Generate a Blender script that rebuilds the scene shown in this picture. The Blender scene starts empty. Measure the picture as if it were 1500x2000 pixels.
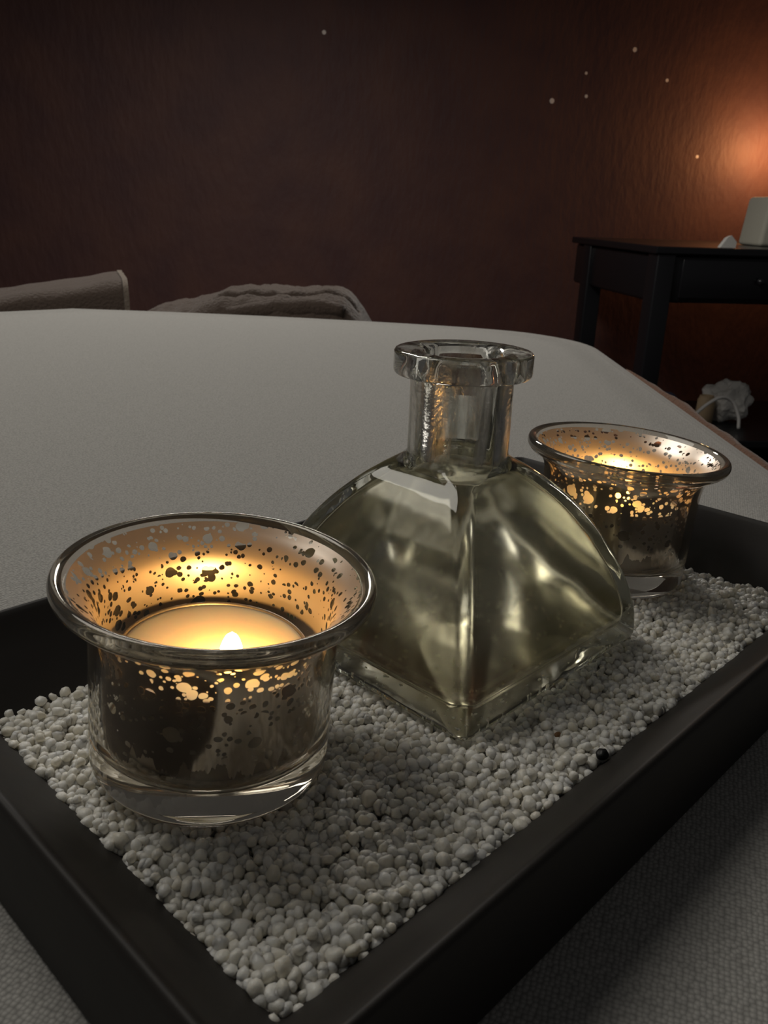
import bpy, bmesh, math, random
import numpy as np
from mathutils import Matrix, Vector, Euler, noise

S = bpy.context.scene
COL = S.collection
R = math.radians
PI = math.pi
rnd = random.Random(7)

# ------------------------------------------------------------------ camera
BED = 0.70                      # height of the bed surface above the floor
CAMZ = BED + 0.1261
cam_data = bpy.data.cameras.new('camera')
cam = bpy.data.objects.new('camera', cam_data)
COL.objects.link(cam)
S.camera = cam
pitch, roll = R(20.004), R(2.083)
Fw = Vector((0, math.cos(pitch), -math.sin(pitch)))
Up0 = Vector((0, math.sin(pitch), math.cos(pitch)))
Rt0 = Vector((1, 0, 0))
Rt = Rt0 * math.cos(roll) + Up0 * math.sin(roll)
Up = -Rt0 * math.sin(roll) + Up0 * math.cos(roll)
m = Matrix((Rt, Up, -Fw)).transposed().to_4x4()
m.translation = Vector((0, 0, CAMZ))
cam.matrix_world = m
cam_data.sensor_fit = 'VERTICAL'
cam_data.sensor_height = 36.0
cam_data.lens = 1644.23 / 2000 * 36.0
cam_data.clip_start = 0.005
cam_data.clip_end = 50
cam_data.dof.use_dof = True
cam_data.dof.focus_distance = 0.23
cam_data.dof.aperture_fstop = 55

# ------------------------------------------------------------------ light and exposure
w = bpy.data.worlds.new('dim_room')
S.world = w
w.use_nodes = True
w.node_tree.nodes['Background'].inputs[0].default_value = (1.0, 0.97, 0.95, 1)
w.node_tree.nodes['Background'].inputs[1].default_value = 0.036

def area_light(name, loc, target, size, power, color):
    d = bpy.data.lights.new(name, 'AREA')
    d.shape = 'DISK'; d.size = size; d.energy = power; d.color = color
    o = bpy.data.objects.new(name, d); COL.objects.link(o)
    o.location = loc
    o.rotation_euler = (Vector(target) - Vector(loc)).to_track_quat('-Z', 'Y').to_euler()
    return o
area_light('ceiling_lamp', (-0.60, 0.62, BED + 1.15), (-0.10, 0.70, BED), 0.72, 5.6, (1.0, 0.95, 0.86))
area_light('room_lamp', (-0.25, 1.90, BED + 0.92), (-0.25, 1.90, BED), 0.48, 12.0, (1.0, 0.95, 0.88))

def point_light(name, loc, radius, power, color):
    d = bpy.data.lights.new(name, 'POINT')
    d.shadow_soft_size = radius; d.energy = power; d.color = color
    o = bpy.data.objects.new(name, d); COL.objects.link(o); o.location = loc
    return o
point_light('console_candle_light', (1.445, 3.42, CAMZ + 0.25), 0.03, 7.5, (1.0, 0.50, 0.20))

S.view_settings.view_transform = 'Standard'
S.view_settings.look = 'None'
S.view_settings.gamma = 1
S.view_settings.use_curve_mapping = False
S.view_settings.exposure = 0.0
cy = S.cycles
cy.use_denoising = True
try:
    cy.denoiser = 'OPENIMAGEDENOISE'
except Exception:
    pass
cy.max_bounces = 24
cy.transmission_bounces = 20
cy.glossy_bounces = 10
cy.diffuse_bounces = 4
cy.transparent_max_bounces = 24
cy.caustics_reflective = True
cy.caustics_refractive = True
cy.blur_glossy = 0.3
cy.sample_clamp_indirect = 4.0

# ------------------------------------------------------------------ helpers
def tag(o, label=None, cat=None, group=None, kind=None):
    if label: o['label'] = label
    if cat: o['category'] = cat
    if group: o['group'] = group
    if kind: o['kind'] = kind
    return o

def empty(name, loc, rot=(0, 0, 0)):
    o = bpy.data.objects.new(name, None)
    o.empty_display_size = 0.02
    COL.objects.link(o); o.location = loc; o.rotation_euler = rot
    return o

def link_mesh(name, me, mat, parent=None, smooth=True):
    o = bpy.data.objects.new(name, me); COL.objects.link(o)
    if mat: me.materials.append(mat)
    if smooth:
        me.polygons.foreach_set('use_smooth', [True] * len(me.polygons))
    if parent: o.parent = parent
    return o

def build(name, bm, mat, parent=None, smooth=True):
    bmesh.ops.recalc_face_normals(bm, faces=bm.faces)
    me = bpy.data.meshes.new(name); bm.to_mesh(me); bm.free()
    return link_mesh(name, me, mat, parent, smooth)

def sharp(o, deg=35):
    me = o.data
    bm = bmesh.new(); bm.from_mesh(me)
    for e in bm.edges:
        if len(e.link_faces) == 2 and e.calc_face_angle(0) > R(deg): e.smooth = False
    bm.to_mesh(me); bm.free()
    return o

def loft(bm, rings, closed=True, cap0=False, cap1=False, loop=False):
    vs = [[bm.verts.new(p) for p in r] for r in rings]
    n = len(rings[0]); k = len(rings)
    for i in range(k if loop else k - 1):
        a, b = vs[i], vs[(i + 1) % k]
        for j in range(n if closed else n - 1):
            bm.faces.new((a[j], a[(j + 1) % n], b[(j + 1) % n], b[j]))
    if cap0: bm.faces.new(vs[0])
    if cap1: bm.faces.new(vs[-1])
    return vs

def circle(r, z, n=96):
    return [(r * math.cos(2 * PI * i / n), r * math.sin(2 * PI * i / n), z) for i in range(n)]

def lathe(bm, prof, n=96, mm=0.001):
    """prof: list of (r, z) in mm; r = 0 ends close with a pole."""
    vs = []
    for r, z in prof:
        if r < 1e-6: vs.append([bm.verts.new((0, 0, z * mm))])
        else: vs.append([bm.verts.new(p) for p in circle(r * mm, z * mm, n)])
    for a, b in zip(vs, vs[1:]):
        for j in range(n):
            k = (j + 1) % n
            if len(a) == 1 and len(b) == 1: continue
            if len(a) == 1: bm.faces.new((a[0], b[k], b[j]))
            elif len(b) == 1: bm.faces.new((a[j], a[k], b[0]))
            else: bm.faces.new((a[j], a[k], b[k], b[j]))

def smooth_path(pts, per=6):
    """Catmull-Rom through 2D points."""
    out = []
    P = [np.array(p, float) for p in pts]
    for i in range(len(P) - 1):
        p0 = P[i - 1] if i else 2 * P[0] - P[1]
        p1, p2 = P[i], P[i + 1]
        p3 = P[i + 2] if i + 2 < len(P) else 2 * P[-1] - P[-2]
        for k in range(per):
            t = k / per
            out.append(tuple(0.5 * ((2 * p1) + (p2 - p0) * t + (2 * p0 - 5 * p1 + 4 * p2 - p3) * t * t + (-p0 + 3 * p1 - 3 * p2 + p3) * t ** 3)))
    out.append(tuple(P[-1]))
    return out

def add_box(bm, x0, x1, y0, y1, z0, z1, bev=0.0, seg=2):
    g = bmesh.ops.create_cube(bm, size=1)
    vs = g['verts']
    for v in vs:
        v.co = Vector(((x0 + x1) / 2 + v.co.x * (x1 - x0), (y0 + y1) / 2 + v.co.y * (y1 - y0), (z0 + z1) / 2 + v.co.z * (z1 - z0)))
    if bev > 0:
        es = list({e for v in vs for e in v.link_edges})
        bmesh.ops.bevel(bm, geom=es, offset=bev, segments=seg, affect='EDGES', profile=0.5)

def add_tube(bm, pts, r, n=10):
    P = [Vector(p) for p in pts]
    rings = []
    for i, p in enumerate(P):
        t = (P[min(i + 1, len(P) - 1)] - P[max(i - 1, 0)]).normalized()
        a = t.orthogonal().normalized() if i == 0 else (a - t * a.dot(t)).normalized()
        b = t.cross(a)
        rr = r[i] if isinstance(r, (list, tuple)) else r
        rings.append([p + (a * math.cos(2 * PI * k / n) + b * math.sin(2 * PI * k / n)) * rr for k in range(n)])
    loft(bm, rings, cap0=True, cap1=True)

# ------------------------------------------------------------------ materials
def nm(name):
    mt = bpy.data.materials.new(name); mt.use_nodes = True
    nt = mt.node_tree
    return mt, nt, nt.nodes['Principled BSDF'], nt.nodes['Material Output']

def plain(name, col, rough=0.5, metal=0.0, spec=0.5):
    mt, nt, b, o = nm(name)
    b.inputs['Base Color'].default_value = (*col, 1)
    b.inputs['Roughness'].default_value = rough
    b.inputs['Metallic'].default_value = metal
    b.inputs['Specular IOR Level'].default_value = spec
    return mt

def N(nt, t, **kw):
    n = nt.nodes.new(t)
    for k, v in kw.items(): setattr(n, k, v)
    return n

def glass(name, tint, ior=1.5, rough=0.0):
    mt, nt, b, o = nm(name)
    nt.nodes.remove(b)
    g = N(nt, 'ShaderNodeBsdfGlass')
    g.inputs['Color'].default_value = (*tint, 1)
    g.inputs['IOR'].default_value = ior
    g.inputs['Roughness'].default_value = rough
    nt.links.new(g.outputs[0], o.inputs[0])
    return mt, nt, g

def add_bump(nt, b, scale, strength, dist, detail=4, coord='Object', stretch=(1, 1, 1)):
    tc = N(nt, 'ShaderNodeTexCoord'); mp = N(nt, 'ShaderNodeMapping')
    mp.inputs['Scale'].default_value = stretch
    no = N(nt, 'ShaderNodeTexNoise'); no.inputs['Scale'].default_value = scale; no.inputs['Detail'].default_value = detail
    bu = N(nt, 'ShaderNodeBump'); bu.inputs['Strength'].default_value = strength; bu.inputs['Distance'].default_value = dist
    nt.links.new(tc.outputs[coord], mp.inputs[0]); nt.links.new(mp.outputs[0], no.inputs['Vector'])
    nt.links.new(no.outputs['Fac'], bu.inputs['Height']); nt.links.new(bu.outputs[0], b.inputs['Normal'])
    return no, bu

# fabric of the bed cover: fine woven weave
def fabric_mat():
    mt, nt, b, o = nm('woven_cover')
    b.inputs['Base Color'].default_value = (0.70, 0.68, 0.63, 1)
    b.inputs['Roughness'].default_value = 0.9
    b.inputs['Specular IOR Level'].default_value = 0.15
    b.inputs['Sheen Weight'].default_value = 0.25
    tc = N(nt, 'ShaderNodeTexCoord')
    mp = N(nt, 'ShaderNodeMapping'); mp.inputs['Rotation'].default_value = (0, 0, R(20))
    nt.links.new(tc.outputs['Object'], mp.inputs[0])
    vo = N(nt, 'ShaderNodeTexVoronoi'); vo.inputs['Scale'].default_value = 1000; vo.inputs['Randomness'].default_value = 0.45
    no = N(nt, 'ShaderNodeTexNoise'); no.inputs['Scale'].default_value = 60; no.inputs['Detail'].default_value = 6
    nt.links.new(mp.outputs[0], vo.inputs['Vector']); nt.links.new(mp.outputs[0], no.inputs['Vector'])
    mx = N(nt, 'ShaderNodeMath', operation='MULTIPLY_ADD')
    nt.links.new(no.outputs['Fac'], mx.inputs[0]); mx.inputs[1].default_value = 0.5
    sub = N(nt, 'ShaderNodeMath', operation='SUBTRACT'); sub.inputs[0].default_value = 1
    nt.links.new(vo.outputs['Distance'], sub.inputs[1]); nt.links.new(sub.outputs[0], mx.inputs[2])
    bu = N(nt, 'ShaderNodeBump'); bu.inputs['Strength'].default_value = 0.55; bu.inputs['Distance'].default_value = 0.0006
    nt.links.new(mx.outputs[0], bu.inputs['Height']); nt.links.new(bu.outputs[0], b.inputs['Normal'])
    # slight weave darkening between the threads
    rp = N(nt, 'ShaderNodeValToRGB')
    rp.color_ramp.elements[0].position = 0.25; rp.color_ramp.elements[0].color = (0.47, 0.46, 0.435, 1)
    rp.color_ramp.elements[1].position = 0.75; rp.color_ramp.elements[1].color = (0.27, 0.265, 0.25, 1)
    nt.links.new(vo.outputs['Distance'], rp.inputs[0]); nt.links.new(rp.outputs[0], b.inputs['Base Color'])
    return mt
M_FABRIC = fabric_mat()

def towel_mat(name, col):
    mt, nt, b, o = nm(name)
    b.inputs['Base Color'].default_value = (*col, 1); b.inputs['Roughness'].default_value = 1
    b.inputs['Specular IOR Level'].default_value = 0.05; b.inputs['Sheen Weight'].default_value = 0.3
    add_bump(nt, b, 260, 0.9, 0.003, 6)
    return mt
M_TOWEL = towel_mat('taupe_terry', (0.090, 0.066, 0.053))
M_HEM = towel_mat('taupe_hem', (0.19, 0.155, 0.125))
M_BLANKET = towel_mat('brown_fleece', (0.17, 0.088, 0.055))

def tray_mat():
    mt, nt, b, o = nm('black_stained_wood')
    b.inputs['Roughness'].default_value = 0.6; b.inputs['Specular IOR Level'].default_value = 0.35
    no, bu = add_bump(nt, b, 90, 0.12, 0.0008, 5, stretch=(0.12, 1, 1))
    rp = N(nt, 'ShaderNodeValToRGB')
    rp.color_ramp.elements[0].color = (0.012, 0.0105, 0.0095, 1); rp.color_ramp.elements[1].color = (0.026, 0.022, 0.019, 1)
    nt.links.new(no.outputs['Fac'], rp.inputs[0]); nt.links.new(rp.outputs[0], b.inputs['Base Color'])
    return mt
M_TRAY = tray_mat()

def salt_mat():
    mt, nt, b, o = nm('salt_crystal')
    ge = N(nt, 'ShaderNodeNewGeometry')
    rp = N(nt, 'ShaderNodeValToRGB')
    rp.color_ramp.elements[0].color = (0.80, 0.755, 0.65, 1); rp.color_ramp.elements[1].color = (0.95, 0.925, 0.845, 1)
    nt.links.new(ge.outputs['Random Per Island'], rp.inputs[0]); nt.links.new(rp.outputs[0], b.inputs['Base Color'])
    b.inputs['Roughness'].default_value = 0.38
    b.inputs['Subsurface Weight'].default_value = 0.6
    b.inputs['Subsurface Radius'].default_value = (1.0, 0.9, 0.75)
    b.inputs['Subsurface Scale'].default_value = 0.0028
    b.inputs['IOR'].default_value = 1.5
    add_bump(nt, b, 1400, 0.35, 0.0004, 3)
    return mt
M_SALT = salt_mat()

M_BOTTLE, _nt, _g = glass('bottle_glass', (0.985, 0.99, 0.972), 1.5)
tc = N(_nt, 'ShaderNodeTexCoord'); no = N(_nt, 'ShaderNodeTexNoise'); no.inputs['Scale'].default_value = 70; no.inputs['Detail'].default_value = 2
bu = N(_nt, 'ShaderNodeBump'); bu.inputs['Strength'].default_value = 0.12; bu.inputs['Distance'].default_value = 0.0012
_nt.links.new(tc.outputs['Object'], no.inputs['Vector']); _nt.links.new(no.outputs['Fac'], bu.inputs['Height']); _nt.links.new(bu.outputs[0], _g.inputs['Normal'])
# oily-looking glossy streaks, added so the neck picks up warm candle glints
_L = _nt.links.new
_sp = N(_nt, 'ShaderNodeSeparateXYZ'); _L(tc.outputs['Object'], _sp.inputs[0])
_mp = N(_nt, 'ShaderNodeMapping'); _mp.inputs['Scale'].default_value = (1, 1, 0.16); _L(tc.outputs['Object'], _mp.inputs[0])
_n2 = N(_nt, 'ShaderNodeTexNoise'); _n2.inputs['Scale'].default_value = 240; _n2.inputs['Detail'].default_value = 3; _L(_mp.outputs[0], _n2.inputs['Vector'])
_r2 = N(_nt, 'ShaderNodeMapRange'); _L(_n2.outputs['Fac'], _r2.inputs['Value'])
_r2.inputs['From Min'].default_value = 0.40; _r2.inputs['From Max'].default_value = 0.62; _r2.inputs['To Max'].default_value = 0.8
_zz = N(_nt, 'ShaderNodeMapRange'); _L(_sp.outputs['Z'], _zz.inputs['Value']); _zz.inputs['From Min'].default_value = 0.053; _zz.inputs['From Max'].default_value = 0.057
_zu = N(_nt, 'ShaderNodeMapRange'); _L(_sp.outputs['Z'], _zu.inputs['Value']); _zu.inputs['From Min'].default_value = 0.083; _zu.inputs['From Max'].default_value = 0.074
_m1 = N(_nt, 'ShaderNodeMath', operation='MULTIPLY'); _L(_r2.outputs[0], _m1.inputs[0]); _L(_zz.outputs[0], _m1.inputs[1])
_m2 = N(_nt, 'ShaderNodeMath', operation='MULTIPLY'); _L(_m1.outputs[0], _m2.inputs[0]); _L(_zu.outputs[0], _m2.inputs[1])
_gs = N(_nt, 'ShaderNodeBsdfGlossy'); _gs.inputs['Roughness'].default_value = 0.36; _gs.inputs[0].default_value = (0.9, 0.88, 0.84, 1)
_n3 = N(_nt, 'ShaderNodeTexNoise'); _n3.inputs['Scale'].default_value = 900; _L(tc.outputs['Object'], _n3.inputs['Vector'])
_b3 = N(_nt, 'ShaderNodeBump'); _b3.inputs['Strength'].default_value = 0.6; _b3.inputs['Distance'].default_value = 0.0006; _L(_n3.outputs['Fac'], _b3.inputs['Height']); _L(_b3.outputs[0], _gs.inputs['Normal'])
_mx = N(_nt, 'ShaderNodeMixShader'); _L(_m2.outputs[0], _mx.inputs[0]); _L(_g.outputs[0], _mx.inputs[1]); _L(_gs.outputs[0], _mx.inputs[2])
_L(_mx.outputs[0], [n for n in _nt.nodes if n.type == 'OUTPUT_MATERIAL'][0].inputs[0])
M_LIQUID, _nt, _g = glass('fragrance_oil', (0.965, 0.942, 0.875), 1.40, 0.15)
M_CUPGLASS, _nt, _g = glass('votive_glass', (0.975, 0.962, 0.935), 1.48)
_d = N(_nt, 'ShaderNodeBsdfDiffuse'); _d.inputs[0].default_value = (0.8, 0.78, 0.74, 1)
_m = N(_nt, 'ShaderNodeMixShader'); _m.inputs[0].default_value = 0.03     # faint diffuse haze, added to lighten the dark glass rims
_nt.links.new(_g.outputs[0], _m.inputs[1]); _nt.links.new(_d.outputs[0], _m.inputs[2])
_nt.links.new(_m.outputs[0], [n for n in _nt.nodes if n.type == 'OUTPUT_MATERIAL'][0].inputs[0])

def coating_mat():
    """Mercury silvering with round flaked-off holes; streaks out towards the foot."""
    mt, nt, b, o = nm('mercury_silvering')
    nt.nodes.remove(b)
    L = nt.links.new
    tc = N(nt, 'ShaderNodeTexCoord')
    sep = N(nt, 'ShaderNodeSeparateXYZ'); L(tc.outputs['Object'], sep.inputs[0])
    def mth(op, a, c=None, d=None):
        n = N(nt, 'ShaderNodeMath', operation=op)
        for i, v in enumerate((a, c, d)):
            if v is None: continue
            if isinstance(v, (int, float)): n.inputs[i].default_value = v
            else: L(v, n.inputs[i])
        return n.outputs[0]
    Z = sep.outputs['Z']
    wob = N(nt, 'ShaderNodeTexNoise'); wob.inputs['Scale'].default_value = 260; wob.inputs['Detail'].default_value = 2
    L(tc.outputs['Object'], wob.inputs['Vector'])
    vm = N(nt, 'ShaderNodeVectorMath', operation='MULTIPLY_ADD'); L(wob.outputs['Color'], vm.inputs[0])
    vm.inputs[1].default_value = (0.0011,) * 3; L(tc.outputs['Object'], vm.inputs[2])
    big = N(nt, 'ShaderNodeTexNoise'); big.inputs['Scale'].default_value = 55; big.inputs['Detail'].default_value = 1
    L(tc.outputs['Object'], big.inputs['Vector'])
    # more holes in the band z = 28..41 mm, few below
    band = N(nt, 'ShaderNodeMapRange'); L(Z, band.inputs['Value'])
    band.inputs['From Min'].default_value = 0.012; band.inputs['From Max'].default_value = 0.028
    band.inputs['To Min'].default_value = 0.03; band.inputs['To Max'].default_value = 1.0
    dens = mth('MULTIPLY', band.outputs[0], mth('MULTIPLY_ADD', big.outputs['Fac'], 2.4, -0.25))
    holes = None
    for sc, thr, rad in ((330, 0.72, 0.38), (640, 0.95, 0.40), (170, 0.20, 0.28)):
        v = N(nt, 'ShaderNodeTexVoronoi'); v.inputs['Scale'].default_value = sc
        L(vm.outputs[0], v.inputs['Vector'])
        sc_ = N(nt, 'ShaderNodeSeparateXYZ'); L(v.outputs['Color'], sc_.inputs[0])
        here = mth('LESS_THAN', sc_.outputs['X'], mth('MULTIPLY', dens, thr))
        rr = mth('MULTIPLY_ADD', sc_.outputs['Y'], rad, 0.10)
        h = mth('MULTIPLY', here, mth('LESS_THAN', v.outputs['Distance'], rr))
        holes = h if holes is None else mth('MAXIMUM', holes, h)
    # streaky end of the coat near the foot
    st = N(nt, 'ShaderNodeTexNoise'); st.inputs['Scale'].default_value = 420; st.inputs['Detail'].default_value = 3
    mp = N(nt, 'ShaderNodeMapping'); mp.inputs['Scale'].default_value = (1, 1, 0.10)
    L(tc.outputs['Object'], mp.inputs[0]); L(mp.outputs[0], st.inputs['Vector'])
    foot = N(nt, 'ShaderNodeMapRange'); L(Z, foot.inputs['Value'])
    foot.inputs['From Min'].default_value = 0.009; foot.inputs['From Max'].default_value = 0.0175
    foot.inputs['To Min'].default_value = 0.80; foot.inputs['To Max'].default_value = 0.20
    worn = mth('LESS_THAN', st.outputs['Fac'], foot.outputs[0])
    holes = mth('MAXIMUM', holes, mth('MULTIPLY', worn, 0.85))
    gl = N(nt, 'ShaderNodeBsdfGlossy'); gl.inputs['Color'].default_value = (0.78, 0.71, 0.63, 1)
    ro = N(nt, 'ShaderNodeMapRange'); L(big.outputs['Fac'], ro.inputs['Value'])
    ro.inputs['To Min'].default_value = 0.05; ro.inputs['To Max'].default_value = 0.20
    gi = N(nt, 'ShaderNodeNewGeometry')
    L(mth('MULTIPLY_ADD', gi.outputs['Backfacing'], 0.24, ro.outputs[0]), gl.inputs['Roughness'])
    df = N(nt, 'ShaderNodeBsdfDiffuse'); df.inputs['Color'].default_value = (0.58, 0.50, 0.42, 1)
    mix0 = N(nt, 'ShaderNodeMixShader'); mix0.inputs[0].default_value = 0.26
    L(gl.outputs[0], mix0.inputs[1]); L(df.outputs[0], mix0.inputs[2])
    tr = N(nt, 'ShaderNodeBsdfTransparent'); tr.inputs[0].default_value = (0.98, 0.97, 0.95, 1)
    mix = N(nt, 'ShaderNodeMixShader'); L(holes, mix.inputs[0]); L(mix0.outputs[0], mix.inputs[1]); L(tr.outputs[0], mix.inputs[2])
    L(mix.outputs[0], o.inputs[0])
    return mt
M_COAT = coating_mat()

def wax_mat():
    mt, nt, b, o = nm('cream_wax')
    b.inputs['Base Color'].default_value = (0.82, 0.69, 0.46, 1); b.inputs['Roughness'].default_value = 0.45
    b.inputs['Subsurface Weight'].default_value = 0.9; b.inputs['Subsurface Radius'].default_value = (1, 0.75, 0.5)
    b.inputs['Subsurface Scale'].default_value = 0.012
    add_bump(nt, b, 160, 0.15, 0.001, 3)
    return mt
M_WAX = wax_mat()
M_ALU = plain('tealight_tin', (0.35, 0.33, 0.31), 0.35, 1.0)
M_WICK = plain('charred_wick', (0.015, 0.012, 0.01), 0.9)
def flame_mat():
    mt, nt, b, o = nm('candle_flame')
    nt.nodes.remove(b)
    e = N(nt, 'ShaderNodeEmission'); e.inputs[0].default_value = (1.0, 0.51, 0.13, 1); e.inputs[1].default_value = 170
    nt.links.new(e.outputs[0], o.inputs[0])
    return mt
M_FLAME = flame_mat()

CHIPS = [(-0.9474, 1.3855, .007), (0.1949, 1.3948, .008), (0.3356, 1.3007, .006), (-0.1025, 1.2102, .009), (0.5003, 1.0443, .006), (0.0276, 1.232, .006), (0.0184, 1.3081, .005)]   # x, z on the wall
def wall_mat():
    mt, nt, b, o = nm('maroon_plaster')
    L = nt.links.new
    b.inputs['Roughness'].default_value = 0.62; b.inputs['Specular IOR Level'].default_value = 0.25
    no, bu = add_bump(nt, b, 26, 0.35, 0.012, 6, stretch=(1.6, 1, 0.6))
    tc = N(nt, 'ShaderNodeTexCoord')
    n2 = N(nt, 'ShaderNodeTexNoise'); n2.inputs['Scale'].default_value = 5; n2.inputs['Detail'].default_value = 6
    L(tc.outputs['Object'], n2.inputs['Vector'])
    rp = N(nt, 'ShaderNodeValToRGB')
    rp.color_ramp.elements[0].position = 0.35; rp.color_ramp.elements[0].color = (0.076, 0.037, 0.036, 1)
    rp.color_ramp.elements[1].position = 0.7; rp.color_ramp.elements[1].color = (0.102, 0.048, 0.039, 1)
    L(n2.outputs['Fac'], rp.inputs[0])
    # little chips in the paint, where the plaster shows pale
    sp = N(nt, 'ShaderNodeSeparateXYZ'); L(tc.outputs['Object'], sp.inputs[0])
    cb = N(nt, 'ShaderNodeCombineXYZ'); L(sp.outputs['X'], cb.inputs[0]); L(sp.outputs['Z'], cb.inputs[2])
    lt = None
    for px, pz, pr in CHIPS:
        ds = N(nt, 'ShaderNodeVectorMath', operation='DISTANCE'); L(cb.outputs[0], ds.inputs[0]); ds.inputs[1].default_value = (px, 0, pz)
        l1 = N(nt, 'ShaderNodeMath', operation='LESS_THAN'); L(ds.outputs['Value'], l1.inputs[0]); l1.inputs[1].default_value = pr
        if lt is None: lt = l1
        else:
            mm = N(nt, 'ShaderNodeMath', operation='MAXIMUM'); L(lt.outputs[0], mm.inputs[0]); L(l1.outputs[0], mm.inputs[1]); lt = mm
    mx = N(nt, 'ShaderNodeMixRGB'); L(lt.outputs[0], mx.inputs[0]); L(rp.outputs[0], mx.inputs[1]); mx.inputs[2].default_value = (0.75, 0.66, 0.6, 1)
    L(mx.outputs[0], b.inputs['Base Color'])
    return mt
M_WALL = wall_mat()
M_FLOOR = plain('dark_floor', (0.035, 0.025, 0.02), 0.5)
M_DESK = plain('black_lacquer', (0.010, 0.010, 0.012), 0.28)
M_BLOCK = plain('pale_card', (0.62, 0.60, 0.50), 0.8)
M_PAPER = plain('white_paper', (0.78, 0.76, 0.72), 0.8)
M_JAR = plain('tan_pot', (0.45, 0.33, 0.20), 0.6)
M_CABLE = plain('white_plastic', (0.75, 0.73, 0.70), 0.45)
M_NAVY = plain('navy_cloth', (0.02, 0.022, 0.05), 0.95)
M_STONE = plain('black_stone', (0.012, 0.012, 0.012), 0.5)
M_CRUMB = plain('brown_crumb', (0.16, 0.08, 0.03), 0.7)
M_FRAME = plain('bed_frame_wood', (0.06, 0.035, 0.022), 0.5)

# ------------------------------------------------------------------ setting: floor and wall
bm = bmesh.new(); add_box(bm, -3.6, 3.6, -1.5, 5.0, -0.06, 0.0)
tag(build('floor', bm, M_FLOOR, smooth=False), kind='structure')
WA = R(8.7)
wd = Vector((math.cos(WA), math.sin(WA), 0)); wn = Vector((-math.sin(WA), math.cos(WA), 0))
wp = Vector((0.667, 3.47, 0))
bm = bmesh.new(); add_box(bm, -3.4, 2.6, 0.0, 0.08, 0.0, 2.6)
wall = build('wall_back', bm, M_WALL, smooth=False)
wall.location = wp; wall.rotation_euler = (0, 0, WA)
tag(wall, kind='structure')

# ------------------------------------------------------------------ the bed
bed = empty('massage_bed', (-0.17, 0.0, 0.0))
tag(bed, 'wide padded massage bed under a pale grey woven cover', 'bed')
def bed_outline(inset, n_arc=14):
    x0, x1, y0, y1 = -0.385 + inset, 0.385 - inset, -0.75 + inset, 1.028 - inset
    def arc(cx, cy, rx, ry, a0, a1):
        return [(cx + rx * math.cos(R(a0 + (a1 - a0) * i / n_arc)), cy + ry * math.sin(R(a0 + (a1 - a0) * i / n_arc))) for i in range(n_arc + 1)]
    s = 1 - inset * 2
    pts = []
    pts += arc(x1 - .10 * s, y0 + .10 * s, .10 * s, .10 * s, -90, 0)
    pts += arc(x1 - .11 * s, y1 - .17 * s, .11 * s, .12 * s, 0, 72)
    # far end: gently bowed
    for k in range(1, 14):
        u = x1 - .11 * s + .03 - (x1 - x0 - .2) * k / 14
        pts.append((u, y1 - 0.052 * s + 0.052 * s * (1 - ((u + 0.13) / 0.43) ** 2)))
    pts += arc(x0 + .12 * s, y1 - .20 * s, .12 * s, .13 * s, 112, 180)
    pts += arc(x0 + .10 * s, y0 + .10 * s, .10 * s, .10 * s, 180, 270)
    return pts
prof = [(0.004, BED - 0.105), (-0.004, BED - 0.09), (-0.004, BED - 0.022), (-0.001, BED - 0.009), (0.006, BED - 0.003), (0.018, BED - 0.0005), (0.05, BED)]
bm = bmesh.new()
rings = [[(x, y, z) for x, y in bed_outline(i)] for i, z in prof]
loft(bm, rings, cap0=True, cap1=True)
build('padded_top', bm, M_FABRIC, bed)
bm = bmesh.new(); add_box(bm, -0.36, 0.36, -0.72, 0.93, BED - 0.17, BED - 0.105, 0.01)
build('bed_frame', bm, M_FRAME, bed)
for sx in (-0.31, 0.31):
    for sy in (-0.62, 0.84):
        bm = bmesh.new(); add_box(bm, sx - 0.03, sx + 0.03, sy - 0.03, sy + 0.03, 0.0, BED - 0.17, 0.005)
        build('bed_leg', bm, M_FRAME, bed)
bm = bmesh.new(); add_box(bm, -0.37, 0.10, 1.045, 1.36, BED - 0.12, BED - 0.045, 0.02, 4)
build('headrest', bm, M_FABRIC, bed)
bm = bmesh.new(); add_box(bm, -0.2, 0.08, 0.9, 1.3, BED - 0.14, BED - 0.11, 0.004)
build('headrest_bracket', bm, M_FRAME, bed)

# brown fleece under-blanket showing along the right side
def lumpy(bm, amp, sc, seed=0):
    for v in bm.verts:
        d = noise.noise_vector(v.co * sc + Vector((seed, 0, 0)))
        v.co += d * amp
bm = bmesh.new()
rings = []
for i in range(90):
    y = -0.35 + 1.14 * i / 89
    k = 1 if y < 0.70 else max(0.05, 1 - ((y - 0.70) / 0.09) ** 2)
    xo = 0.2215
    wd_ = 0.016 * k + 0.001
    zt = BED - 0.012
    rings.append([(xo, y, zt - 0.34), (xo + wd_ * .9, y, zt - 0.34), (xo + wd_, y, zt - 0.2), (xo + wd_, y, zt - 0.1), (xo + wd_, y, zt - 0.03), (xo + wd_ * .9, y, zt - 0.008), (xo + wd_ * .6, y, zt), (xo + wd_ * .25, y, zt + 0.001), (xo, y, zt - 0.004)])
loft(bm, rings, cap0=True, cap1=True)
for v in bm.verts:
    if v.co.x > 0.2245: v.co.x += 0.003 * noise.noise(v.co * 14) + 0.0012 * noise.noise(v.co * 90)
    v.co.z += 0.003 * noise.noise(v.co * 20 + Vector((9, 0, 0))) + 0.0012 * noise.noise(v.co * 120)
tag(build('brown_blanket', bm, M_BLANKET), 'brown fleece blanket hanging down the right side of the pale bed', 'blanket')

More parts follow.
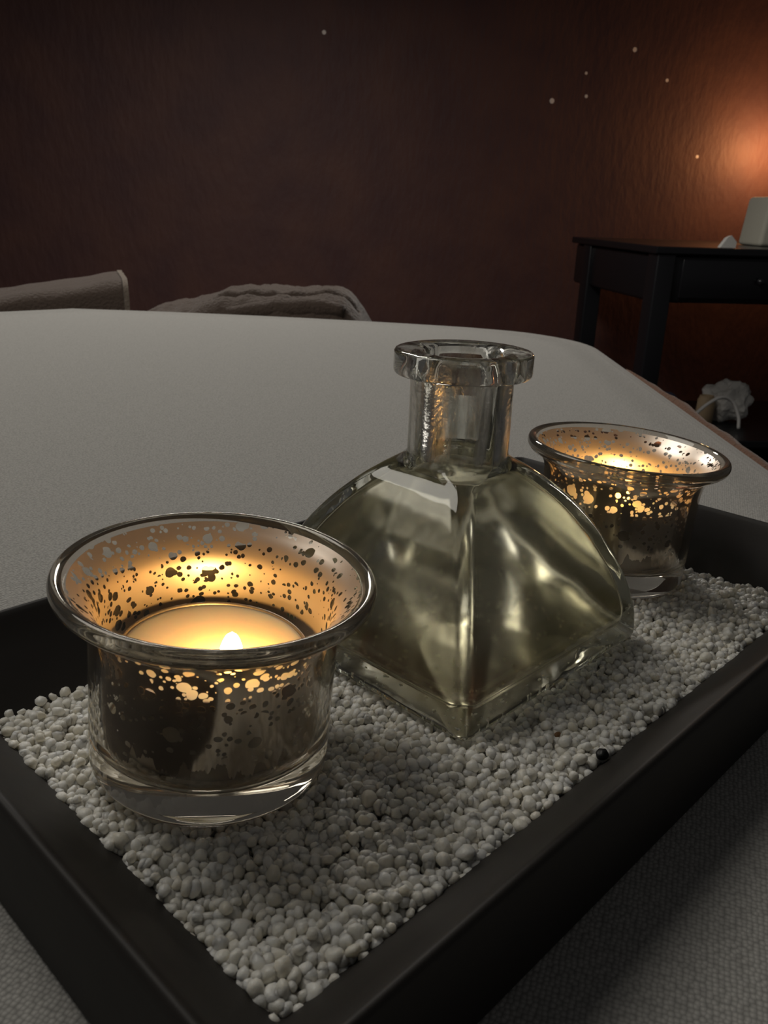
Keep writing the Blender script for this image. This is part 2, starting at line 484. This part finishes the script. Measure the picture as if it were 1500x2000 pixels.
# towels beyond the far end of the bed
t1 = empty('folded_towel', (-0.548, 1.16, BED - 0.0445), (0, 0, R(20)))
tag(t1, 'flat folded taupe towel ending in a pale hem, left behind the bed', 'towel')
def slab(bm, x0, x1, y0, y1, nx, ny, zf, thick0=0.0):
    top = [[bm.verts.new((x0 + (x1 - x0) * i / nx, y0 + (y1 - y0) * j / ny, zf(i / nx, j / ny))) for j in range(ny + 1)] for i in range(nx + 1)]
    bot = [[bm.verts.new((x0 + (x1 - x0) * i / nx, y0 + (y1 - y0) * j / ny, thick0)) for j in range(ny + 1)] for i in range(nx + 1)]
    for i in range(nx):
        for j in range(ny):
            bm.faces.new((top[i][j], top[i + 1][j], top[i + 1][j + 1], top[i][j + 1]))
            bm.faces.new((bot[i][j], bot[i][j + 1], bot[i + 1][j + 1], bot[i + 1][j]))
    for i in range(nx):
        bm.faces.new((top[i][0], bot[i][0], bot[i + 1][0], top[i + 1][0])); bm.faces.new((top[i + 1][ny], bot[i + 1][ny], bot[i][ny], top[i][ny]))
    for j in range(ny):
        bm.faces.new((top[0][j + 1], bot[0][j + 1], bot[0][j], top[0][j])); bm.faces.new((top[nx][j], bot[nx][j], bot[nx][j + 1], top[nx][j + 1]))
def tz1(a, b):
    edge = min(1, b / 0.12, (1 - b) / 0.12)
    return (0.040 + 0.025 * a ** 1.2 - 0.010 * max(0, 0.35 - a)) * (0.72 + 0.28 * math.sqrt(max(0, edge))) + 0.003 * noise.noise(Vector((a * 5, b * 6, 3)))
bm = bmesh.new(); slab(bm, -0.02, 0.175, -0.08, 0.09, 44, 24, tz1)
o = build('terry_body', bm, M_TOWEL, t1); sharp(o, 50)
bm = bmesh.new(); slab(bm, 0.1753, 0.182, -0.083, 0.092, 3, 24, lambda a, b: tz1(1, b) + 0.0015)
o = build('towel_hem', bm, M_HEM, t1); sharp(o, 50); o['label'] = 'paler stitched hem end'

t2 = empty('rumpled_towel', (-0.190, 1.17, BED - 0.0445))
tag(t2, 'rumpled fluffy taupe towel with a deep fold, right behind the bed', 'towel')
def tz2(a, b):
    env = math.sin(PI * min(1, a * 1.0 + 0.0)) ** 0.35 if 0 < a < 1 else 0
    prof = 0.042 + 0.019 * (1 / (1 + math.exp(-(a - 0.27) * 22))) + 0.008 * math.exp(-((a - 0.82) / 0.09) ** 2)
    if a > 0.86: prof *= max(0.0, 1 - ((a - 0.86) / 0.14) ** 2 * 0.97)
    cross = math.sqrt(max(0, 1 - (2 * b - 1) ** 4))
    crease = 0.016 * math.exp(-((b - 0.17 - 0.14 * a) / 0.035) ** 2) * (1 if 0.3 < a < 0.93 else 0)
    return max(0.001, prof * (0.25 + 0.75 * cross) * (0.55 + 0.45 * env) - crease + 0.0035 * noise.noise(Vector((a * 16, b * 9, 7))) + 0.0015 * noise.noise(Vector((a * 60, b * 40, 1))))
bm = bmesh.new(); slab(bm, -0.135, 0.168, -0.085, 0.10, 120, 60, tz2)
build('terry_body', bm, M_TOWEL, t2)
bm = bmesh.new()
add_tube(bm, [(-0.02 + 0.15 * k / 20, -0.075 + 0.012 * math.sin(k / 20 * PI), 0.032 + 0.014 * (k / 20) - 0.02 * max(0, k / 20 - .8)) for k in range(21)], [0.006 + 0.010 * math.sin(PI * (0.12 + 0.8 * k / 20)) for k in range(21)], 12)
lumpy(bm, 0.0025, 60)
build('rolled_fold', bm, M_TOWEL, t2)

# ------------------------------------------------------------------ the tray (its own frame, millimetres)
TRAY_ANG = R(46.2)
TO = Vector((-0.013203, 0.093574, BED + 0.009))
TM = Matrix.Translation(TO) @ Matrix.Rotation(TRAY_ANG, 4, 'Z')
def W(x, y, z): return TM @ Vector((x / 1000, y / 1000, z / 1000))
SL, SW = 217.0, 108.7
tray = empty('serving_tray', W(SL / 2, SW / 2, -9), (0, 0, TRAY_ANG))
tag(tray, 'black wooden tray with sloping sides holding white salt, on the bed', 'tray')
def tray_ring(dx, dy, z, rad, n=8):
    """rounded rectangle; dx offset at the short ends, dy at the long sides (mm, from the salt edge)"""
    hx, hy = SL / 2 + dx, SW / 2 + dy
    pts = []
    for (sx, sy, a0) in ((1, 1, 0), (-1, 1, 90), (-1, -1, 180), (1, -1, 270)):
        for k in range(n + 1):
            a = R(a0 + 90 * k / n)
            pts.append(((sx * (hx - rad) + rad * math.cos(a)) / 1000, (sy * (hy - rad) + rad * math.sin(a)) / 1000, (z + 9) / 1000))
    return pts
sec = [  # (dx, dy, z): from the middle of the inner floor, up the inside, over the rim, down the outside, underneath
    (-60, -40, -6), (-7, -6, -6), (-4.2, -4.2, -5.2), (0, 0, -0.8), (5, 5, 4.6), (10, 10.3, 9.8), (13.6, 14.4, 14.2), (15.0, 16.0, 16.4), (15.9, 16.9, 17.4),
    (16.6, 17.6, 17.75), (17.3, 18.2, 17.5), (17.8, 18.6, 16.6), (17.95, 18.7, 15), (18.0, 18.4, 5), (18.0, 17.8, -7.5), (17.7, 17.4, -8.6), (17.0, 16.8, -8.95), (-55, -35, -8.95)]
bm = bmesh.new()
loft(bm, [tray_ring(a, b, c, 1.5 + max(0, a) * 0.12 if a > -30 else 2) for a, b, c in sec], cap0=True, cap1=True)
o = build('tray_body', bm, M_TRAY, tray)
tray_rim = o

# ------------------------------------------------------------------ bottle footprint and cup positions (tray mm)
XB, YB = 113.6, 64.0
CUPS = [(30.85, 62.5, 0.5, 2.16, -3.92), (191.2, 57.5, -0.2, 2.83, -2.05)]

# ------------------------------------------------------------------ salt
def grain_templates(k=14):
    out = []
    for t in range(k):
        bm = bmesh.new(); bmesh.ops.create_icosphere(bm, subdivisions=2, radius=1.0)
        rr = random.Random(100 + t)
        planes = [(Vector((rr.gauss(0, 1), rr.gauss(0, 1), rr.gauss(0, 1))).normalized(), rr.uniform(0.62, 0.92)) for _ in range(9)]
        for v in bm.verts:
            c = v.co.copy()
            for n_, d_ in planes:
                e = c.dot(n_) - d_
                if e > 0: c -= n_ * e * 0.85
            c += noise.noise_vector(v.co * 1.3 + Vector((t * 5, 0, 0))) * 0.12
            v.co = c
        bm.verts.ensure_lookup_table()
        V = np.array([v.co[:] for v in bm.verts]); Fc = np.array([[v.index for v in f.verts] for f in bm.faces])
        bm.free(); out.append((V, Fc))
    return out
def salt_height(x, y):
    h = 1.1 * noise.noise(Vector((x / 22, y / 22, 1))) + 0.6 * noise.noise(Vector((x / 9, y / 9, 4)))
    h += 3.0 * math.exp(-(((x - 58) / 15) ** 2 + ((y - 27) / 9) ** 2))       # mound before the bottle corner
    h += 2.0 * math.exp(-(((x - 78) / 7) ** 2 + ((y - 16) / 6) ** 2))
    h += 1.8 * math.exp(-(((x - 196) / 16) ** 2 + ((y - 14) / 10) ** 2))
    h += 1.6 * math.exp(-(((x - 22) / 22) ** 2 + ((y - 8) / 7) ** 2))
    h -= 1.3 * math.exp(-(((x - 62) / 9) ** 2 + ((y - 52) / 18) ** 2))
    return h
def make_salt():
    T = grain_templates()
    rs = np.random.RandomState(3)
    Vs, Fs, off = [], [], 0
    sp = 1.95
    for layer in range(3):
        ny = int(SW / (sp * 0.87)) + 1
        for j in range(-1, ny + 2):
            for i in range(-1, int(SL / sp) + 2):
                x = (i + 0.5 * (j % 2)) * sp + rs.normal(0, 0.42); y = j * sp * 0.87 + rs.normal(0, 0.42)
                mx_ = 0.4 * noise.noise(Vector((x / 5, y / 5, 9))) + rs.uniform(-0.5, 0.3)
                if x < mx_ or y < mx_ or x > SL - mx_ or y > SW - mx_: continue
                if layer == 2 and rs.rand() > 0.22: continue
                r = rs.uniform(1.0, 1.5) if rs.rand() > 0.12 else rs.uniform(1.5, 1.95)
                z = salt_height(x, y) + (-0.4, -2.1, 0.9)[layer] + rs.uniform(-0.55, 0.45) - 0.6 * r
                edge = min(x, y, SL - x, SW - y)
                if edge < 3: z -= 0.25 * (3 - edge)
                lim = None
                if max(abs(x - XB), abs(y - YB)) < 40.5 + 0.6 * r: lim = 0.0
                for (cx, cy_, cb, tx, ty) in CUPS:
                    if math.hypot(x - cx, y - cy_) < 26.0 + 0.7 * r: lim = min(cb + math.tan(R(tx)) * -0 - 0.2, cb - 0.2) - (x - cx) * math.sin(R(tx)) - (y - cy_) * math.sin(R(ty))
                if lim is not None:
                    if layer == 2: continue
                    z = min(z, lim - r * 1.0 - (1.6 if layer == 1 else 0.0))
                z = max(z, -5.9 + 1.25 * r)
                V, Fc = T[rs.randint(len(T))]
                q = rs.normal(0, 1, 4); q /= np.linalg.norm(q); a, b, c, d = q
                Mx = np.array([[1 - 2 * (c * c + d * d), 2 * (b * c - a * d), 2 * (b * d + a * c)], [2 * (b * c + a * d), 1 - 2 * (b * b + d * d), 2 * (c * d - a * b)], [2 * (b * d - a * c), 2 * (c * d + a * b), 1 - 2 * (b * b + c * c)]])
                scl = r * rs.uniform(0.8, 1.25, 3)
                P = (V * scl) @ Mx.T + (x - SL / 2, y - SW / 2, z + 9)
                Vs.append(P / 1000); Fs.append(Fc + off); off += len(V)
    V = np.concatenate(Vs); Fc = np.concatenate(Fs)
    me = bpy.data.meshes.new('salt_crystals')
    me.vertices.add(len(V)); me.vertices.foreach_set('co', V.astype(np.float32).ravel())
    me.loops.add(Fc.size); me.loops.foreach_set('vertex_index', Fc.astype(np.int32).ravel())
    me.polygons.add(len(Fc)); me.polygons.foreach_set('loop_start', np.arange(0, Fc.size, 3, dtype=np.int32)); me.polygons.foreach_set('loop_total', np.full(len(Fc), 3, dtype=np.int32))
    me.update(); me.validate()
    return me
salt = link_mesh('salt_crystals', make_salt(), M_SALT)
salt.location = W(SL / 2, SW / 2, -9); salt.rotation_euler = (0, 0, TRAY_ANG)
tag(salt, 'coarse white salt crystals filling the black tray', 'salt', kind='stuff')

def pebble(name, x, y, z, r, mat, label, cat, sq=(1, 1, 1), seed=0):
    bm = bmesh.new(); bmesh.ops.create_icosphere(bm, subdivisions=3, radius=r / 1000)
    for v in bm.verts:
        v.co *= 1 + 0.28 * noise.noise(v.co * 1000 / r * 1.2 + Vector((seed, 0, 0)))
        v.co = Vector((v.co.x * sq[0], v.co.y * sq[1], v.co.z * sq[2]))
    o = build(name, bm, mat); o.location = W(x, y, z); o.rotation_euler = (0, 0, TRAY_ANG)
    return tag(o, label, cat)
pebble('black_pebble', 94.6, 0.6, 1.2, 1.45, M_STONE, 'tiny black stone at the near edge of the white salt', 'stone', (1.2, 0.9, 0.9))
pebble('brown_crumb', 92.8, 11.6, 1.7, 0.75, M_CRUMB, 'tiny brown crumb lying on the salt beside the bottle', 'crumb', (1.3, 0.9, 0.7), 4)

# ------------------------------------------------------------------ the bottle
def rsq(wd_, rad, z, nc=8, ns=10):
    """rounded square ring, half width wd_, corner radius rad, same count every time"""
    rad = min(rad, wd_)
    pts = []
    s = wd_ - rad
    for q in range(4):
        cs = [(1, 1), (-1, 1), (-1, -1), (1, -1)][q]; nx = [(1, 1), (-1, 1), (-1, -1), (1, -1)][(q + 1) % 4]
        for k in range(nc + 1):
            a = R(q * 90 + 90 * k / nc)
            pts.append((cs[0] * s + rad * math.cos(a), cs[1] * s + rad * math.sin(a), z))
        p0 = pts[-1]; a1 = R((q + 1) * 90); p1 = (nx[0] * s + rad * math.cos(a1), nx[1] * s + rad * math.sin(a1), z)
        for k in range(1, ns):
            t = k / ns
            x, y = p0[0] + (p1[0] - p0[0]) * t, p0[1] + (p1[1] - p0[1]) * t
            pts.append((x, y, z))
    return [(x / 1000, y / 1000, z_ / 1000) for x, y, z_ in pts]
OUT = [(0.0, 37.2), (0.5, 38.4), (1.6, 39.3), (3.5, 39.6), (8, 39.3), (11, 38.8), (16, 37.6), (21.5, 35.8), (27, 33.3), (33.8, 30.0), (39.7, 26.3), (44.1, 22.9), (48.4, 18.9), (50.8, 16.2)]
IN = [(5.0, 30.0), (5.6, 32.6), (7.0, 34.2), (9.5, 34.7), (12, 34.3), (16, 33.2), (21.5, 31.2), (27, 28.5), (33.0, 25.0), (38.4, 21.3), (42.6, 17.6), (46.2, 13.6)]
def dense(P, per=4): return smooth_path(P, per)
def cr_out(z): return 2.2 + 0.03 * z
bottle = empty('glass_bottle', W(XB, YB, 0), (0, 0, TRAY_ANG))
tag(bottle, 'clear square glass bottle with domed shoulders and round flanged neck, centre of the tray', 'bottle')
rings = []
o_pts = dense(OUT)
for z, wv in o_pts: rings.append(rsq(wv, cr_out(z), z))
rings += [rsq(15.1, 5.0, 52.0), rsq(14.4, 7.5, 52.9), rsq(13.95, 10.5, 53.8), rsq(13.7, 13.0, 54.8)]
for r_, z in ([(13.64, 56), (13.62, 60), (13.62, 66), (13.62, 72), (13.62, 75), (13.75, 75.9), (14.2, 76.25), (15.5, 76.35), (17.2, 76.4), (17.8, 76.55), (18.1, 76.9), (18.2, 77.5), (18.2, 79.5), (18.2, 81.6), (18.1, 82.2), (17.8, 82.55), (17.2, 82.7), (15.2, 82.7), (12.6, 82.55), (11.0, 82.2), (10.2, 81.6), (9.95, 80.6), (10.2, 79.0), (11.4, 76.5), (11.9, 72), (11.9, 66), (11.9, 60), (11.9, 56)]):
    rings.append(rsq(r_, 99, z))
rings += [rsq(11.8, 11.2, 54), rsq(11.6, 9.5, 52), rsq(11.3, 7.5, 50.2), rsq(11.9, 5.0, 48.4)]
i_pts = dense(IN)[::-1]
for z, wv in i_pts: rings.append(rsq(wv, 2.0 + 0.03 * z, z))
bm = bmesh.new()
loft(bm, rings, cap0=True, cap1=True)
# the caps: split n-gons into fans so they shade cleanly
big = [f for f in bm.faces if len(f.verts) > 4]
bmesh.ops.poke(bm, faces=big)
ob = build('bottle_glass', bm, M_BOTTLE, bottle)
# fragrance oil: fills the cavity, just biting into the glass wall
LEV = 50.2
rings = []
e = 0.25
for z, wv in dense(IN): rings.append(rsq(wv + e, 2.2 + 0.03 * z, z - (e if z < 7 else 0)))
rings += [rsq(12.1, 5.2, 48.4), rsq(11.5, 7.7, LEV - 0.05), rsq(10.5, 7.0, LEV)]
bm = bmesh.new(); loft(bm, rings, cap0=True, cap1=True)
bmesh.ops.poke(bm, faces=[f for f in bm.faces if len(f.verts) > 4])
o = build('fragrance_oil', bm, M_LIQUID, bottle); sharp(o, 50); o['label'] = 'pale yellowish oil filling the body'

# ------------------------------------------------------------------ votive holders and tealights
def cup_rot(tx, ty):
    ax = Vector((math.sin(R(tx)), math.sin(R(ty)), 1)).normalized()
    q = Vector((0, 0, 1)).rotation_difference(ax)
    return (Matrix.Rotation(TRAY_ANG, 3, 'Z') @ q.to_matrix())
OUTER = [(0, 0.3), (14, 0.3), (20, 0.15), (22.6, 0.0), (24.4, 0.5), (25.5, 1.8), (25.9, 3.6), (25.9, 12), (25.8, 22), (25.8, 30), (26.0, 34.2), (26.8, 37.0), (28.4, 39.2), (30.4, 40.5), (31.9, 41.3), (32.8, 42.4), (33.0, 43.6), (32.6, 44.7), (31.7, 45.2), (30.7, 44.9), (29.9, 44.0), (28.6, 42.4), (26.6, 40.4), (24.9, 37.8), (23.9, 34.6), (23.55, 30), (23.45, 22), (23.4, 14), (23.2, 9.6), (22.2, 8.0), (20.0, 7.4), (12, 7.2), (0, 7.2)]
COAT = [(20.0, 7.55), (22.0, 8.2), (23.0, 9.7), (23.2, 14), (23.25, 22), (23.35, 30), (23.7, 34.7), (24.7, 38.0), (26.4, 40.6), (28.3, 42.5), (29.5, 43.7)]
def outer_profile():
    a = [p for p in OUTER]
    return [a[0]] + smooth_path(a[1:-1], 3) + [a[-1]]
def make_holder(x, y, b, tx, ty, label):
    h = empty('votive_holder', W(x, y, b))
    h.rotation_euler = cup_rot(tx, ty).to_euler()
    tag(h, label, 'candle holder', 'mercury glass votive holders')
    bm = bmesh.new(); lathe(bm, outer_profile(), 112)
    build('glass_cup', bm, M_CUPGLASS, h)
    bm = bmesh.new(); lathe(bm, smooth_path(COAT, 3), 112)
    c = build('mercury_coating', bm, M_COAT, h)
    pl = c.data.polygons[len(c.data.polygons) // 2]
    if pl.normal.x * pl.center.x + pl.normal.y * pl.center.y < 0: c.data.flip_normals()
    c['label'] = 'flaked silvery mirror coating'
    return h
def make_tealight(x, y, b, tx, ty, label, fx, fy):
    m3 = cup_rot(tx, ty)
    base = W(x, y, b) + m3 @ Vector((0, 0, 0.00745))
    t = empty('tealight_candle', base); t.rotation_euler = m3.to_euler()
    tag(t, label, 'candle', 'lit tealights')
    bm = bmesh.new(); lathe(bm, [(0, 0), (18.6, 0), (19.3, 0.5), (19.6, 2), (19.8, 19.4), (19.95, 19.6), (19.9, 19.8), (19.7, 19.7), (19.5, 18.8), (19.3, 2), (0, 1.2)], 80)
    build('tealight_tin', bm, M_ALU, t)
    bm = bmesh.new(); lathe(bm, [(0, 1.3), (19.1, 2.1), (19.42, 18.8), (19.3, 19.25), (18.6, 19.35), (10, 19.1), (0, 19.0)], 80)
    build('wax', bm, M_WAX, t)
    bm = bmesh.new(); add_tube(bm, [(fx, fy, 18.6), (fx + 0.1, fy, 19.8), (fx + 0.3, fy + 0.1, 21.0)], 0.55, 8)
    for v in bm.verts: v.co /= 1000
    build('wick', bm, M_WICK, t)
    bm = bmesh.new(); lathe(bm, smooth_path([(0.0, 19.5), (1.3, 19.8), (2.1, 21.0), (2.3, 22.2), (1.95, 23.8), (1.25, 25.4), (0.55, 26.0), (0.0, 26.5)], 3), 24)
    bmesh.ops.remove_doubles(bm, verts=bm.verts, dist=1e-6)
    for v in bm.verts: v.co += Vector((fx + 0.3, fy, 0)) / 1000
    f = build('flame', bm, M_FLAME, t); f['label'] = 'small bright pointed flame'
    return t
for (c, lab, lab2, f) in ((CUPS[0], 'speckled silvered glass votive cup in the left foreground, nearest the tray corner', 'lit tealight with glowing round wax in the near left votive cup', (-1.0, -6.5)),
                          (CUPS[1], 'speckled silvered glass votive cup partly hidden behind the bottle at far right', 'lit tealight hidden low inside the far right votive cup', (-3.0, -3.0))):
    make_holder(*c, lab)
    make_tealight(*c, lab2, *f)

# ------------------------------------------------------------------ black console against the wall, and what is on and under it
DZ = CAMZ - 0.086
desk = empty('console_table', (0.785, 2.63, 0), (0, 0, WA))
tag(desk, 'black lacquered console table with drawers against the maroon wall', 'table')
DL, DD = 1.25, 0.72
bm = bmesh.new(); add_box(bm, -0.006, DL, -0.006, DD, DZ - 0.022, DZ, 0.004); build('table_top', bm, M_DESK, desk, smooth=False)
bm = bmesh.new(); add_box(bm, 0.01, DL - 0.01, 0.012, DD - 0.01, DZ - 0.165, DZ - 0.022, 0.012, 3); build('apron', bm, M_DESK, desk)
for k in range(2):
    bm = bmesh.new(); add_box(bm, 0.09 + 0.55 * k, 0.60 + 0.55 * k, 0.004, 0.014, DZ - 0.15, DZ - 0.035, 0.003)
    d = build('drawer_front', bm, M_DESK, desk)
    bm = bmesh.new(); bmesh.ops.create_uvsphere(bm, u_segments=16, v_segments=10, radius=0.012)
    for v in bm.verts: v.co += Vector((0.345 + 0.55 * k, -0.006, DZ - 0.095))
    build('drawer_knob', bm, M_DESK, d)
for lx, ly in ((0.004, 0.0), (DL - 0.064, 0.0), (0.0, DD - 0.18), (DL - 0.064, DD - 0.07)):
    bm = bmesh.new(); add_box(bm, lx, lx + 0.06, ly, ly + 0.07, 0, DZ - 0.02, 0.006, 3); build('leg', bm, M_DESK, desk)
SH = CAMZ - 0.70
EP = 0.0006
bm = bmesh.new(); add_box(bm, 0.03, DL - 0.03, 0.05, DD - 0.05, SH - 0.025, SH, 0.003); build('lower_shelf', bm, M_DESK, desk, smooth=False)
def D(x, y, z): return Matrix.Translation((0.785, 2.63, 0)) @ Matrix.Rotation(WA, 4, 'Z') @ Vector((x, y, z))

bx = bmesh.new(); add_box(bx, -0.115, 0.115, -0.07, 0.07, 0, 0.155, 0.014, 4)
for v in bx.verts:
    v.co.x *= 1 - 0.35 * v.co.z; v.co.x += 0.06 * v.co.z
o = build('tissue_box', bx, M_BLOCK); o.location = D(0.575, 0.30, DZ + EP); o.rotation_euler = (0, 0, WA)
tag(o, 'pale rounded box on the black console, below the glowing wall', 'box')
bm = bmesh.new()
tri = [(-0.026, 0), (0.024, 0), (0.024, 0.018), (0.005, 0.036), (-0.006, 0.030)]
a = [bm.verts.new((x, -0.008, z)) for x, z in tri]; b = [bm.verts.new((x * 0.96, 0.012, z * 0.94)) for x, z in tri]
bm.faces.new(a); bm.faces.new(b[::-1])
for i in range(5): bm.faces.new((a[i], b[i], b[(i + 1) % 5], a[(i + 1) % 5]))
o = build('folded_card', bm, M_PAPER, smooth=False); o.location = D(0.236, 0.03, DZ + EP); o.rotation_euler = (0, 0, WA)
tag(o, 'small white pointed paper fold at the console front edge', 'paper')

# under the console
bm = bmesh.new(); bmesh.ops.create_icosphere(bm, subdivisions=4, radius=1)
for v in bm.verts:
    n_ = v.co.copy()
    k = 1 + 0.28 * noise.noise(n_ * 2.1 + Vector((3, 1, 0))) + 0.12 * noise.noise(n_ * 5)
    v.co = Vector((n_.x * 0.085 * k, n_.y * 0.06 * k, 0.075 + max(-0.075, n_.z * 0.075 * k)))
o = build('paper_bag', bm, M_PAPER, smooth=False); o.location = D(0.50, 0.33, SH + EP)
tag(o, 'crumpled white paper bag in the dark under the console', 'bag')
bm = bmesh.new(); lathe(bm, [(0, 0), (26, 0), (30, 4), (31, 50), (30, 88), (26, 96), (24, 104), (22, 104), (22, 92), (0, 92)], 32)
o = build('storage_pot', bm, M_JAR); o.location = D(0.395, 0.28, SH + EP)
tag(o, 'small tan pot beside the white bag under the console', 'pot')
bm = bmesh.new()
cab = smooth_path([(-0.11, 0.0), (-0.085, 0.06), (-0.04, 0.10), (0.02, 0.118), (0.07, 0.10), (0.10, 0.05), (0.108, 0.006)], 6)
add_tube(bm, [(x, 0.02 * math.sin(x * 20), z + 0.004) for x, z in cab], 0.006, 8)
o = build('white_cable', bm, M_CABLE); o.location = D(0.365, 0.16, SH + EP); o.rotation_euler = (0, 0, WA)
tag(o, 'white cable arching in front of the pot under the console', 'cable')
bm = bmesh.new(); slab(bm, -0.10, 0.10, -0.06, 0.06, 20, 12, lambda a, b: 0.07 * (1 - (2 * a - 1) ** 4) * (1 - (2 * b - 1) ** 4) + 0.02 + 0.008 * noise.noise(Vector((a * 6, b * 5, 0))))
o = build('navy_cloth', bm, M_NAVY); o.location = D(0.27, 0.40, SH + EP); o.rotation_euler = (0, 0, WA)
tag(o, 'dark navy folded cloth left of the pot under the console', 'cloth')
